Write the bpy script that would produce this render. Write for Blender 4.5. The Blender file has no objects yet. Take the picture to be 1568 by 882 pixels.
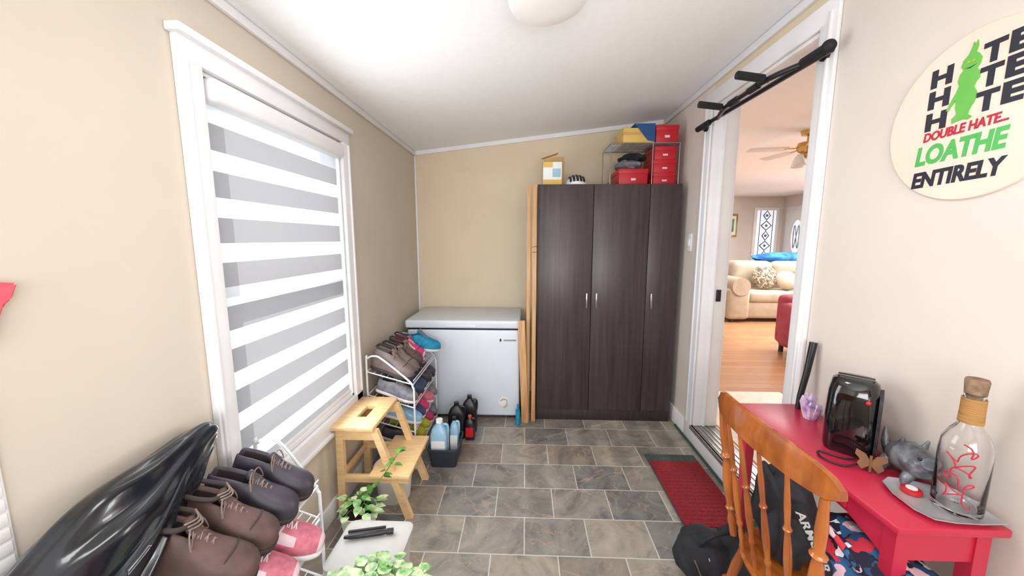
import bpy, bmesh, math, random
from mathutils import Vector, Matrix, noise
random.seed(7)
SC=bpy.context.scene
SC.view_settings.view_transform='Standard'
SC.view_settings.look='None'
SC.view_settings.exposure=.17
COL=SC.collection

# ---------------------------------------------------------------- materials
def lin(c):
    out=[]
    for v in c[:3]:
        v=v/255.0
        out.append(v/12.92 if v<=0.04045 else ((v+0.055)/1.055)**2.4)
    return (out[0],out[1],out[2],1.0)
def newmat(name):
    m=bpy.data.materials.new(name); m.use_nodes=True
    nt=m.node_tree; p=nt.nodes['Principled BSDF']
    return m,nt,p
def mat(name,c1,c2=None,rough=.5,metal=0,scale=6,stretch=(1,1,1),bump=0,coat=0,spec=.5,lo=.35,hi=.65,detail=5,emis=0,trans=0,dist=0):
    m,nt,p=newmat(name); N=nt.nodes; L=nt.links
    p.inputs['Roughness'].default_value=rough
    p.inputs['Metallic'].default_value=metal
    p.inputs['Coat Weight'].default_value=coat
    p.inputs['Specular IOR Level'].default_value=spec
    if trans: p.inputs['Transmission Weight'].default_value=trans
    if c2 is None: c2=tuple(min(255,x*.94) for x in c1)
    tc=N.new('ShaderNodeTexCoord'); mp=N.new('ShaderNodeMapping'); nz=N.new('ShaderNodeTexNoise'); cr=N.new('ShaderNodeValToRGB')
    mp.inputs['Scale'].default_value=stretch
    nz.inputs['Scale'].default_value=scale; nz.inputs['Detail'].default_value=detail; nz.inputs['Distortion'].default_value=dist
    L.new(tc.outputs['Object'],mp.inputs['Vector']); L.new(mp.outputs['Vector'],nz.inputs['Vector']); L.new(nz.outputs['Fac'],cr.inputs['Fac'])
    cr.color_ramp.elements[0].position=lo; cr.color_ramp.elements[0].color=lin(c1)
    cr.color_ramp.elements[1].position=hi; cr.color_ramp.elements[1].color=lin(c2)
    L.new(cr.outputs['Color'],p.inputs['Base Color'])
    if emis:
        L.new(cr.outputs['Color'],p.inputs['Emission Color']); p.inputs['Emission Strength'].default_value=emis
    if bump:
        b=N.new('ShaderNodeBump'); b.inputs['Strength'].default_value=bump; b.inputs['Distance'].default_value=.01
        L.new(nz.outputs['Fac'],b.inputs['Height']); L.new(b.outputs['Normal'],p.inputs['Normal'])
    return m
def cellmat(name,cols,scale=30,rough=.8):
    m,nt,p=newmat(name); N=nt.nodes; L=nt.links
    tc=N.new('ShaderNodeTexCoord'); v=N.new('ShaderNodeTexVoronoi'); v.inputs['Scale'].default_value=scale
    n2=N.new('ShaderNodeTexNoise'); n2.inputs['Scale'].default_value=scale*.6
    mx=N.new('ShaderNodeMixRGB'); mx.inputs['Fac'].default_value=.06
    L.new(tc.outputs['Object'],n2.inputs['Vector'])
    L.new(tc.outputs['Object'],mx.inputs['Color1']); L.new(n2.outputs['Color'],mx.inputs['Color2'])
    L.new(mx.outputs['Color'],v.inputs['Vector'])
    sp=N.new('ShaderNodeSeparateColor'); L.new(v.outputs['Color'],sp.inputs['Color'])
    cr=N.new('ShaderNodeValToRGB'); cr.color_ramp.interpolation='CONSTANT'
    e=cr.color_ramp.elements
    e[0].color=lin(cols[0]); e[1].position=1/len(cols); e[1].color=lin(cols[1])
    for i in range(2,len(cols)):
        q=e.new(i/len(cols)); q.color=lin(cols[i])
    L.new(sp.outputs[0],cr.inputs['Fac']); L.new(cr.outputs['Color'],p.inputs['Base Color'])
    p.inputs['Roughness'].default_value=rough
    return m
def floor_tiles():
    m,nt,p=newmat('slate_tile'); N=nt.nodes; L=nt.links
    g=N.new('ShaderNodeNewGeometry'); mp=N.new('ShaderNodeMapping'); mp.inputs['Location'].default_value=(.155,-.135,0)
    L.new(g.outputs['Position'],mp.inputs['Vector'])
    br=N.new('ShaderNodeTexBrick'); br.inputs['Scale'].default_value=1
    br.inputs['Brick Width'].default_value=.31; br.inputs['Row Height'].default_value=.23
    br.inputs['Mortar Size'].default_value=.003; br.inputs['Mortar Smooth'].default_value=.2
    br.inputs['Color1'].default_value=(0,0,0,1); br.inputs['Color2'].default_value=(1,1,1,1); br.inputs['Mortar'].default_value=(.5,.5,.5,1)
    L.new(mp.outputs['Vector'],br.inputs['Vector'])
    cr=N.new('ShaderNodeValToRGB'); e=cr.color_ramp.elements
    e[0].color=lin((138,136,133)); e[1].color=lin((154,140,128))
    for pos,c in ((.25,(124,123,122)),(.45,(162,156,146)),(.65,(140,127,116)),(.85,(146,144,140))):
        q=e.new(pos); q.color=lin(c)
    L.new(br.outputs['Color'],cr.inputs['Fac'])
    ad=N.new('ShaderNodeVectorMath'); ad.operation='MULTIPLY_ADD'
    ad.inputs[1].default_value=(9,9,9)
    L.new(br.outputs['Color'],ad.inputs[0]); L.new(g.outputs['Position'],ad.inputs[2])
    nz=N.new('ShaderNodeTexNoise'); nz.inputs['Scale'].default_value=4.2; nz.inputs['Detail'].default_value=10; nz.inputs['Roughness'].default_value=.66; nz.inputs['Distortion'].default_value=1.6
    L.new(ad.outputs[0],nz.inputs['Vector'])
    c2=N.new('ShaderNodeValToRGB'); e=c2.color_ramp.elements
    e[0].position=.32; e[0].color=(.36,.37,.38,1); e[1].position=.7; e[1].color=(1.15,1.11,1.04,1)
    q=e.new(.5); q.color=(.82,.81,.79,1)
    L.new(nz.outputs['Fac'],c2.inputs['Fac'])
    mu=N.new('ShaderNodeMixRGB'); mu.blend_type='MULTIPLY'; mu.inputs['Fac'].default_value=.85
    L.new(cr.outputs['Color'],mu.inputs['Color1']); L.new(c2.outputs['Color'],mu.inputs['Color2'])
    n3=N.new('ShaderNodeTexNoise'); n3.inputs['Scale'].default_value=3; n3.inputs['Detail'].default_value=4; n3.inputs['Distortion'].default_value=2.5
    L.new(ad.outputs[0],n3.inputs['Vector'])
    c3=N.new('ShaderNodeValToRGB'); e=c3.color_ramp.elements
    e[0].position=.485; e[0].color=(0,0,0,1); e[1].position=.515; e[1].color=(0,0,0,1); q=e.new(.5); q.color=(.5,.5,.5,1)
    L.new(n3.outputs['Fac'],c3.inputs['Fac'])
    mv=N.new('ShaderNodeMixRGB'); L.new(c3.outputs['Color'],mv.inputs['Fac']); L.new(mu.outputs['Color'],mv.inputs['Color1']); mv.inputs['Color2'].default_value=lin((184,156,134))
    mm=N.new('ShaderNodeMixRGB'); L.new(br.outputs['Fac'],mm.inputs['Fac']); L.new(mv.outputs['Color'],mm.inputs['Color1']); mm.inputs['Color2'].default_value=lin((190,186,178))
    L.new(mm.outputs['Color'],p.inputs['Base Color'])
    p.inputs['Roughness'].default_value=.34
    b=N.new('ShaderNodeBump'); b.inputs['Strength'].default_value=.25; b.inputs['Distance'].default_value=.004
    L.new(nz.outputs['Fac'],b.inputs['Height']); L.new(b.outputs['Normal'],p.inputs['Normal'])
    return m
def plank_floor():
    m,nt,p=newmat('wood_plank'); N=nt.nodes; L=nt.links
    g=N.new('ShaderNodeNewGeometry')
    br=N.new('ShaderNodeTexBrick'); br.inputs['Scale'].default_value=1
    br.inputs['Brick Width'].default_value=.9; br.inputs['Row Height'].default_value=.1; br.inputs['Mortar Size'].default_value=.002
    br.inputs['Color1'].default_value=lin((190,142,102)); br.inputs['Color2'].default_value=lin((174,126,88)); br.inputs['Mortar'].default_value=lin((140,96,60))
    L.new(g.outputs['Position'],br.inputs['Vector']); L.new(br.outputs['Color'],p.inputs['Base Color']); p.inputs['Roughness'].default_value=.25
    return m
def blind_mat(name,col,transp,diff,dcol=(240,240,240)):
    m=bpy.data.materials.new(name); m.use_nodes=True; nt=m.node_tree; N=nt.nodes; L=nt.links
    N.remove(N['Principled BSDF']); out=N['Material Output']
    t=N.new('ShaderNodeBsdfTranslucent'); t.inputs['Color'].default_value=lin(col)
    d=N.new('ShaderNodeBsdfDiffuse'); d.inputs['Color'].default_value=lin(dcol)
    x=N.new('ShaderNodeMixShader'); x.inputs['Fac'].default_value=diff
    L.new(t.outputs[0],x.inputs[1]); L.new(d.outputs[0],x.inputs[2])
    tr=N.new('ShaderNodeBsdfTransparent'); y=N.new('ShaderNodeMixShader'); y.inputs['Fac'].default_value=transp
    L.new(x.outputs[0],y.inputs[1]); L.new(tr.outputs[0],y.inputs[2]); L.new(y.outputs[0],out.inputs['Surface'])
    return m
def glassmat(name,rough=.0,col=(255,255,255)):
    m,nt,p=newmat(name); p.inputs['Base Color'].default_value=lin(col); p.inputs['Transmission Weight'].default_value=1; p.inputs['Roughness'].default_value=rough; p.inputs['IOR'].default_value=1.4
    return m
def pane_mat():
    m=bpy.data.materials.new('window_glass'); m.use_nodes=True; nt=m.node_tree; N=nt.nodes; L=nt.links
    N.remove(N['Principled BSDF']); out=N['Material Output']
    a=N.new('ShaderNodeBsdfTransparent'); g=N.new('ShaderNodeBsdfGlossy'); g.inputs['Roughness'].default_value=.02
    x=N.new('ShaderNodeMixShader'); x.inputs['Fac'].default_value=.06
    L.new(a.outputs[0],x.inputs[1]); L.new(g.outputs[0],x.inputs[2]); L.new(x.outputs[0],out.inputs['Surface']); return m

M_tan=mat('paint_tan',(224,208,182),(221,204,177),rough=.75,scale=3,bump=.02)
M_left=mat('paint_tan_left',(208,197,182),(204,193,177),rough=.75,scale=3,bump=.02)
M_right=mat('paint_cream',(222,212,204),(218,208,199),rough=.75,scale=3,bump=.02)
M_liv=mat('paint_living',(216,211,205),(211,206,199),rough=.75,scale=3)
M_ceil=mat('ceiling_paint',(248,249,250),(245,246,247),rough=.8,scale=30,bump=.05)
M_white=mat('trim_white',(238,238,240),(232,232,235),rough=.4,scale=4)
M_tile=floor_tiles(); M_plank=plank_floor()
M_appl=mat('appliance_white',(218,226,235),(212,220,230),rough=.28,scale=3)
M_dwood=mat('dark_woodgrain',(54,45,46),(77,65,65),rough=.36,scale=4,stretch=(11,11,.45),lo=.3,hi=.75,bump=.04,detail=7,dist=.4)
M_dwood2=mat('dark_wood_edge',(40,32,30),(58,47,44),rough=.5,scale=5,stretch=(14,14,.55))
M_pine=mat('pine',(236,202,152),(222,182,128),rough=.45,scale=5,stretch=(2,14,14),detail=6)
M_pinev=mat('pine_vertical',(214,172,120),(186,138,90),rough=.5,scale=5,stretch=(14,14,.7),detail=6)
M_honey=mat('honey_wood',(180,102,42),(140,72,26),rough=.22,scale=4,stretch=(6,6,1.2),coat=.5)
M_metal=mat('brushed_metal',(200,200,202),(180,180,184),rough=.25,metal=1)
M_wire=mat('white_wire',(232,234,236),(222,224,228),rough=.35)
M_steelw=mat('steel_wire',(170,172,176),(140,142,146),rough=.3,metal=.9)
M_black=mat('black_plastic',(22,22,24),(30,30,33),rough=.35)
M_gloss=mat('gloss_black',(9,9,11),(16,17,20),rough=.1,coat=.8)
M_carbon=mat('carbon_black',(20,20,24),(44,44,50),rough=.3,scale=120,coat=.4)
M_vinyl=mat('black_vinyl',(14,17,22),(28,34,42),rough=.2,scale=4.5,bump=.3,coat=.4,detail=1.5,dist=1.0)
M_rub=mat('black_foam',(16,16,18),(26,26,28),rough=.7)
M_fabB=mat('black_fabric',(20,20,24),(36,36,42),rough=.85,scale=20,bump=.2)
M_red=mat('red_paint',(196,44,72),(188,38,66),rough=.32,scale=3)
M_redmat=mat('red_carpet',(150,30,40),(116,20,30),rough=.95,scale=120,bump=.6)
M_greenmat=mat('green_binding',(66,84,76),(54,74,66),rough=.9,scale=60)
M_tote=mat('grey_plastic',(192,192,188),(182,182,178),rough=.45)
M_leaf=mat('leaf_green',(96,150,64),(58,112,40),rough=.4,scale=14)
M_leafv=mat('leaf_variegated',(206,222,176),(94,156,78),rough=.4,scale=26,lo=.42,hi=.6)
M_soil=mat('soil',(60,42,30),(34,24,18),rough=.95,scale=60,bump=.5)
M_pot=mat('white_pot',(232,230,226),(220,218,213),rough=.4)
M_brown=mat('brown_leather',(100,74,70),(72,54,52),rough=.6,scale=14,bump=.15)
M_taupe=mat('taupe_leather',(122,108,106),(98,84,82),rough=.55,scale=14,bump=.1)
M_char=mat('charcoal_leather',(66,63,73),(46,44,52),rough=.5,scale=14,bump=.1)
M_soleb=mat('dark_sole',(66,54,52),(50,42,42),rough=.7)
M_solew=mat('white_sole',(230,226,224),(210,206,206),rough=.6)
M_lin=mat('shoe_lining',(40,35,36),(54,48,48),rough=.9)
M_pink=mat('pink_mesh',(206,122,138),(180,96,114),rough=.8,scale=40)
M_pinkd=mat('pink_accent',(230,210,214),(214,192,198),rough=.7)
M_hot=mat('hot_pink',(214,70,120),(190,50,100),rough=.8)
M_teal=mat('teal_mesh',(24,146,182),(14,112,154),rough=.7,scale=40)
M_navy=mat('navy_canvas',(60,72,104),(44,56,86),rough=.8,scale=40)
M_grey=mat('grey_suede',(130,130,138),(100,100,108),rough=.8,scale=30)
M_lace=mat('lace',(150,130,122),(120,104,98),rough=.9,scale=60)
M_yel=mat('yellow_green_fabric',(206,204,60),(180,176,40),rough=.8)
M_card=mat('cardboard',(206,170,118),(190,152,102),rough=.8)
M_redbox=mat('red_box',(196,26,40),(180,18,32),rough=.45)
M_bluebox=mat('blue_box',(30,84,140),(22,70,124),rough=.5)
M_yelbox=mat('yellow_box',(222,186,96),(212,174,84),rough=.5)
M_paper=mat('white_paper',(238,238,236),(228,228,226),rough=.6)
M_brass=mat('brass',(206,170,100),(180,142,76),rough=.2,metal=.9)
M_glass=glassmat('clear_glass'); M_pane=pane_mat()
M_cork=mat('cork',(150,124,100),(116,92,72),rough=.9,scale=60)
M_twine=mat('twine',(196,150,92),(160,116,64),rough=.95,scale=10,stretch=(1,1,40),bump=.6)
M_silver=mat('silver_tray',(206,206,210),(192,192,196),rough=.3,metal=.5)
M_fig=mat('pewter',(84,88,96),(150,154,160),rough=.3,metal=.5,scale=26,bump=.5)
M_purp=mat('purple_crystal',(226,210,230),(160,120,180),rough=.12,scale=30,coat=.5)
M_rust=mat('bronze',(122,80,48),(92,58,34),rough=.45,metal=.4)
M_jug=mat('blue_fluid_jug',(150,190,212),(126,172,200),rough=.25,scale=8)
M_bin=mat('dark_bin',(52,58,68),(42,46,56),rough=.5)
M_orange=mat('orange_cap',(220,90,30),(200,76,24),rough=.4)
M_sofa=mat('beige_leather',(188,174,154),(172,156,134),rough=.45,scale=8,bump=.1)
M_cush=cellmat('patterned_cushion',[(204,190,166),(90,78,70),(180,160,130),(120,104,92)],55)
M_blue=mat('blue_blanket',(20,80,190),(60,150,220),rough=.8,scale=9)
M_pinkch=mat('rose_upholstery',(180,80,96),(164,66,84),rough=.8)
M_floral=cellmat('floral_fabric',[(22,26,48),(236,236,238),(22,26,48),(196,40,60),(40,90,140),(22,26,48),(222,180,190),(34,70,110)],34)
M_sign=mat('sign_cream',(238,220,204),(234,214,196),rough=.6,scale=5)
M_grinch=mat('sign_green',(112,190,84),(98,178,72),rough=.6)
M_ink=mat('sign_navy',(40,42,56),(32,34,48),rough=.6)
M_inkr=mat('sign_red',(190,40,66),(180,34,58),rough=.6)
M_inkg=mat('sign_letter_green',(86,186,96),(76,176,86),rough=.6)
M_coral=mat('coral_fabric',(226,100,112),(206,80,96),rough=.8)
M_dome=mat('frosted_dome',(236,234,232),(230,228,226),rough=.5,emis=.04)
M_glowglass=mat('glowing_frosted_glass',(232,240,250),(222,232,246),rough=.4,emis=.5)  # glass given its own glow, standing in for daylight behind it
M_creammat=mat('cream_lino',(226,218,200),(214,204,186),rough=.6,scale=20)
M_alum=mat('aluminium',(176,176,170),(150,150,146),rough=.35,metal=.7,stretch=(1,20,1))
M_dark=mat('dark_gap',(14,13,13),(18,17,17),rough=.8)
M_sheer=blind_mat('sheer_fabric',(226,228,230),.2,.2)
M_opaq=blind_mat('woven_fabric',(134,134,138),.0,.35,(214,214,217))

# ---------------------------------------------------------------- mesh builder
class B:
    def __init__(s,name): s.n=name; s.bm=bmesh.new(); s.m=[]
    def mi(s,m):
        if m not in s.m: s.m.append(m)
        return s.m.index(m)
    def take(s,t,m,M=None):
        i=s.mi(m)
        for f in t.faces: f.material_index=i
        if M is not None: t.transform(M)
        me=bpy.data.meshes.new('tmp'); t.to_mesh(me); t.free(); s.bm.from_mesh(me); bpy.data.meshes.remove(me)
    def box(s,a,b,m,bev=0,M=None,seg=2):
        t=bmesh.new(); bmesh.ops.create_cube(t,size=1)
        a=Vector(a);b=Vector(b); c=(a+b)/2; d=b-a
        t.transform(Matrix.Translation(c)@Matrix.Diagonal((abs(d.x),abs(d.y),abs(d.z),1)))
        if bev>0: bmesh.ops.bevel(t,geom=list(t.edges),offset=bev,segments=seg,affect='EDGES',profile=.5)
        s.take(t,m,M); return s
    def raw(s,vs,fs,m,M=None):
        t=bmesh.new(); V=[t.verts.new(v) for v in vs]
        for f in fs:
            try: t.faces.new([V[i] for i in f])
            except ValueError: pass
        s.take(t,m,M); return s
    def loft(s,rings,m,cap=True,M=None,closed=True):
        t=bmesh.new(); R=[[t.verts.new(p) for p in r] for r in rings]; n=len(R[0])
        for i in range(len(R)-1):
            for k in range(n if closed else n-1):
                k2=(k+1)%n
                try: t.faces.new((R[i][k],R[i][k2],R[i+1][k2],R[i+1][k])); 
                except ValueError: continue
        if cap and closed:
            try: t.faces.new(list(reversed(R[0])))
            except ValueError: pass
            try: t.faces.new(R[-1])
            except ValueError: pass
        bmesh.ops.recalc_face_normals(t,faces=list(t.faces))
        s.take(t,m,M); return s
    def lathe(s,prof,c,m,seg=24,M=None):
        rings=[[(c[0]+r*math.cos(2*math.pi*k/seg),c[1]+r*math.sin(2*math.pi*k/seg),c[2]+z) for k in range(seg)] for r,z in prof]
        return s.loft(rings,m,True,M)
    def tube(s,pts,r,m,seg=8,sm=0,M=None):
        P=[Vector(p) for p in pts]
        rr=list(r) if isinstance(r,(list,tuple)) else [r]*len(P)
        if sm:
            Q=[];RR=[]
            for i in range(len(P)-1):
                p0=P[max(i-1,0)];p1=P[i];p2=P[i+1];p3=P[min(i+2,len(P)-1)]
                for j in range(sm):
                    t=j/sm
                    Q.append(.5*((2*p1)+(p2-p0)*t+(2*p0-5*p1+4*p2-p3)*t*t+(3*p1-p0-3*p2+p3)*t**3)); RR.append(rr[i]*(1-t)+rr[i+1]*t)
            Q.append(P[-1]);RR.append(rr[-1]);P=Q;rr=RR
        rings=[];up=None
        for i,p in enumerate(P):
            d=(P[min(i+1,len(P)-1)]-P[max(i-1,0)])
            if d.length<1e-9: d=Vector((0,0,1))
            d.normalize()
            if up is None:
                up=d.orthogonal().normalized()
            else:
                up=up-d*up.dot(d)
                if up.length<1e-6: up=d.orthogonal()
                up.normalize()
            w=d.cross(up)
            rings.append([p+(up*math.cos(2*math.pi*k/seg)+w*math.sin(2*math.pi*k/seg))*rr[i] for k in range(seg)])
        return s.loft(rings,m,True,M)
    def cyl(s,a,b,r,m,r2=None,seg=20):
        return s.tube([a,b],[r,r if r2 is None else r2],m,seg)
    def sph(s,c,r,m,M=None,u=20,v=12,disp=0,freq=5,ridge=False,half=False):
        t=bmesh.new(); bmesh.ops.create_uvsphere(t,u_segments=u,v_segments=v,radius=1)
        for w in t.verts:
            p=w.co.copy()
            if disp:
                k=noise.noise(p*freq)
                if ridge: k=(1-abs(noise.noise(p*freq)*2))*.6+.4*(1-abs(noise.noise(p*freq*2.1))*2)-.5
                w.co=p*(1+disp*k)
            if half and w.co.z<0: w.co.z=0
        R=r if hasattr(r,'__len__') else (r,r,r)
        t.transform(Matrix.Translation(Vector(c))@(M if M is not None else Matrix.Identity(4))@Matrix.Diagonal((R[0],R[1],R[2],1)))
        s.take(t,m); return s
    def prism(s,poly,fn,a,b,m,bev=0):
        t=bmesh.new(); A=[t.verts.new(fn(u,v,a)) for u,v in poly]; Bv=[t.verts.new(fn(u,v,b)) for u,v in poly]; n=len(poly)
        t.faces.new(A); t.faces.new(list(reversed(Bv)))
        for k in range(n): t.faces.new((A[k],A[(k+1)%n],Bv[(k+1)%n],Bv[k]))
        bmesh.ops.recalc_face_normals(t,faces=list(t.faces))
        if bev: bmesh.ops.bevel(t,geom=list(t.edges),offset=bev,segments=2,affect='EDGES')
        s.take(t,m); return s
    def done(s,parent=None,sub=0,M=None,ang=40,center=True):
        if M is not None: s.bm.transform(M)
        a=math.radians(ang)
        for f in s.bm.faces: f.smooth=True
        for e in s.bm.edges:
            if len(e.link_faces)==2:
                try:
                    if e.calc_face_angle()>a: e.smooth=False
                except ValueError: pass
        me=bpy.data.meshes.new(s.n)
        o=bpy.data.objects.new(s.n,me)
        c=Vector((0,0,0))
        if center and len(s.bm.verts):
            xs=[v.co for v in s.bm.verts]
            lo=[min(v[i] for v in xs) for i in range(3)]; hi=[max(v[i] for v in xs) for i in range(3)]
            c=Vector(((lo[0]+hi[0])/2,(lo[1]+hi[1])/2,lo[2]))
            s.bm.transform(Matrix.Translation(-c))
        s.bm.to_mesh(me); s.bm.free()
        for m in s.m: me.materials.append(m)
        COL.objects.link(o)
        if parent is not None:
            o.parent=parent; o.location=c-parent.location
        else: o.location=c
        if sub:
            q=o.modifiers.new('sub','SUBSURF'); q.levels=sub; q.render_levels=sub
        return o

def leaf(b,pos,d,L,W,m,droop=.25):
    d=Vector(d).normalized(); up=Vector((0,0,1)); side=d.cross(up)
    if side.length<.01: side=Vector((1,0,0))
    side.normalize(); n=side.cross(d).normalized(); p=Vector(pos)
    def q(x,y,z): return p+d*x*L+side*y*W+n*(z*L-droop*x*x*L)
    vs=[q(0,0,0),q(.12,.36,.06),q(.35,.5,.08),q(.68,.34,.05),q(1,0,0),q(.68,-.34,.05),q(.35,-.5,.08),q(.12,-.36,.06),q(.3,0,0),q(.65,0,0)]
    b.raw(vs,[(0,8,1),(1,8,2),(2,8,9,3),(3,9,4),(0,7,8),(7,6,8),(6,5,9,8),(5,4,9)],m)

def textmesh(body,shear=0,off=.028):
    cu=bpy.data.curves.new('t','FONT'); cu.body=body; cu.size=1; cu.extrude=.01; cu.offset=off; cu.shear=shear; cu.resolution_u=4
    o=bpy.data.objects.new('t',cu); COL.objects.link(o); bpy.context.view_layer.update()
    dg=bpy.context.evaluated_depsgraph_get(); me=bpy.data.meshes.new_from_object(o.evaluated_get(dg))
    bpy.data.objects.remove(o)
    xs=[q.co.x for q in me.vertices]; ys=[q.co.y for q in me.vertices]
    return me,min(xs),max(xs),min(ys),max(ys)

# ---------------------------------------------------------------- room shell
CZ=lambda x: 2.225+(x+1.005)*.1111
XL,XR,YB,YR=-1.005,1.2,3.38,-1.3
b=B('floor'); b.box((XL-.15,YR-.15,-.1),(XR,YB+.12,0),M_tile); b.done(center=False)
b=B('ceiling')
x0,x1=XL-.15,XR+.15
b.raw([(x0,YR-.15,CZ(x0)),(x1,YR-.15,CZ(x1)),(x1,YB+.12,CZ(x1)),(x0,YB+.12,CZ(x0)),(x0,YR-.15,CZ(x0)+.12),(x1,YR-.15,CZ(x1)+.12),(x1,YB+.12,CZ(x1)+.12),(x0,YB+.12,CZ(x0)+.12)],
 [(0,3,2,1),(4,5,6,7),(0,1,5,4),(1,2,6,5),(2,3,7,6),(3,0,4,7)],M_ceil); b.done(center=False)
WY0,WY1,WZ0,WZ1=1.155,2.01,.545,1.965
b=B('wall_left')
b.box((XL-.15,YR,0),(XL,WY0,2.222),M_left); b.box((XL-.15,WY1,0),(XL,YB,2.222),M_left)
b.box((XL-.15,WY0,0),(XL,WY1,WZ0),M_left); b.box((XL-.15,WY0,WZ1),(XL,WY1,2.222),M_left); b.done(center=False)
b=B('wall_back')
b.raw([(XL-.15,YB,0),(XR+.15,YB,0),(XR+.15,YB,CZ(XR+.15)),(XL-.15,YB,CZ(XL-.15)),(XL-.15,YB+.12,0),(XR+.15,YB+.12,0),(XR+.15,YB+.12,CZ(XR+.15)),(XL-.15,YB+.12,CZ(XL-.15))],
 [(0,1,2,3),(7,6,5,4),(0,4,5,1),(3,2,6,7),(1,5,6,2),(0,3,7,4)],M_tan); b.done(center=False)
DY0,DY1,DZ0,DZ1=1.65,2.52,.13,2.29
b=B('wall_right')
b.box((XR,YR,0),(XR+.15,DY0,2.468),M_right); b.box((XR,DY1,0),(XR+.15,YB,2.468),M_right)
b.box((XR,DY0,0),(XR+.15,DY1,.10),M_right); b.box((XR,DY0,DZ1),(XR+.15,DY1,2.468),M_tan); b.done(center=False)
b=B('wall_rear')
b.box((XL-.15,YR-.12,0),(XR+.15,YR,.9),M_left); b.box((XL-.15,YR-.12,2.0),(XR+.15,YR,CZ(XL)),M_left)
b.box((XL-.15,YR-.12,.9),(-.8,YR,2.0),M_left); b.box((1.0,YR-.12,.9),(XR+.15,YR,2.0),M_left)
b.raw([(XL-.15,YR-.06,CZ(XL)),(XR+.15,YR-.06,CZ(XL)),(XR+.15,YR-.06,CZ(XR+.15)),(XL-.15,YR-.06,CZ(XL-.15))],[(0,1,2,3)],M_left); b.done(center=False)
b=B('added_rear_window'); b.box((-.8,YR-.08,.9),(1.0,YR-.07,2.0),M_pane)  # unseen window, added to let outside light in behind the camera
for x in(-.8,.08,.95): b.box((x,YR-.1,.9),(x+.05,YR-.04,2.0),M_white,.004)
b.box((-.8,YR-.1,.9),(1.0,YR-.04,.95),M_white); b.box((-.8,YR-.1,1.95),(1.0,YR-.04,2.0),M_white); b.done()

def trimbox(name,a,c,m=M_white,bev=.004):
    b=B(name); b.box(a,c,m,bev); return b.done()
trimbox('trim_1',(XL,YR,2.19),(XL+.018,YB,2.224))
trimbox('trim_2',(XR-.018,YR,2.425),(XR,YB,2.466))
b=B('trim_3'); e=.034
b.raw([(XL,YB-.018,CZ(XL)-e),(XR,YB-.018,CZ(XR)-e),(XR,YB-.018,CZ(XR)),(XL,YB-.018,CZ(XL)),(XL,YB,CZ(XL)-e),(XR,YB,CZ(XR)-e),(XR,YB,CZ(XR)),(XL,YB,CZ(XL))],
 [(0,1,2,3),(0,4,5,1),(4,7,6,5),(3,2,6,7)],M_white); b.done()
trimbox('trim_4',(XL,YB-.016,.1),(XL+.016,YB,2.19))
trimbox('baseboard_left',(XL,YR,0),(XL+.014,YB,.1)); trimbox('baseboard_back',(XL+.014,YB-.014,0),(XR-.014,YB,.1))
b=B('baseboard_right'); b.box((XR-.016,YR,0),(XR,1.56,.12),M_white,.003); b.box((XR-.016,1.56,0),(XR,2.62,.128),M_white,.003); b.box((XR-.016,2.62,0),(XR,YB,.12),M_white,.003)
b.box((XR-.03,1.54,0),(XR-.017,2.75,.012),M_greenmat); b.done()

b=B('window_1')
X=XL
def casing(y0,y1,z0,z1): b.box((X,y0,z0),(X+.022,y1,z1),M_white,.005)
casing(1.075,1.155,.47,1.97); casing(2.01,2.085,.47,1.97)
b.box((X+.02,1.085,.55),(X+.03,1.1,1.96),M_white,.004); b.box((X+.02,2.06,.55),(X+.03,2.075,1.96),M_white,.004)
casing(1.075,2.085,.47,.545); b.box((X,1.075,1.965),(X+.024,2.085,2.03),M_white,.005)
b.box((X,1.06,2.025),(X+.045,2.10,2.05),M_white,.006); b.box((X,1.06,.45),(X+.035,2.10,.472),M_white,.006)
b.box((X-.15,WY0,WZ0),(X,WY0+.012,WZ1),M_white); b.box((X-.15,WY1-.012,WZ0),(X,WY1,WZ1),M_white)
b.box((X-.15,WY0,WZ0),(X,WY1,WZ0+.012),M_white); b.box((X-.15,WY0,WZ1-.012),(X,WY1,WZ1),M_white)
for z0,z1 in((WZ0+.01,WZ0+.06),(1.235,1.285),(WZ1-.06,WZ1-.01)): b.box((X-.12,WY0+.01,z0),(X-.08,WY1-.01,z1),M_white,.004)
for y in (WY0+.01,WY1-.05): b.box((X-.12,y,WZ0),(X-.08,y+.04,WZ1),M_white,.004)
b.box((X-.102,WY0,WZ0),(X-.098,WY1,WZ1),M_pane); b.done()
b=B('zebra_blind')
y0,y1=WY0+.016,WY1-.016
b.box((X-.045,y0,1.875),(X+.04,y1,1.95),M_white,.018,seg=4)
z=1.88; k=0; hts=[.06]+[.084,.066]*12
while z>.585:
    z2=max(z-hts[k],.585); m=M_sheer if k%2==0 else M_opaq
    b.raw([(X-.012,y0+.006,z2),(X-.012,y1-.006,z2),(X-.012,y1-.006,z),(X-.012,y0+.006,z)],[(0,1,2,3)],m); z=z2; k+=1
b.box((X-.022,y0+.004,.562),(X-.004,y1-.004,.588),M_white,.006)
b.tube([(X+.03,y1-.01,1.88),(X+.03,y1-.008,1.2),(X+.03,y1-.012,.9)],.002,M_white,6); b.cyl((X+.03,y1-.01,.9),(X+.03,y1-.01,.86),.007,M_white)
b.done()

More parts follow.
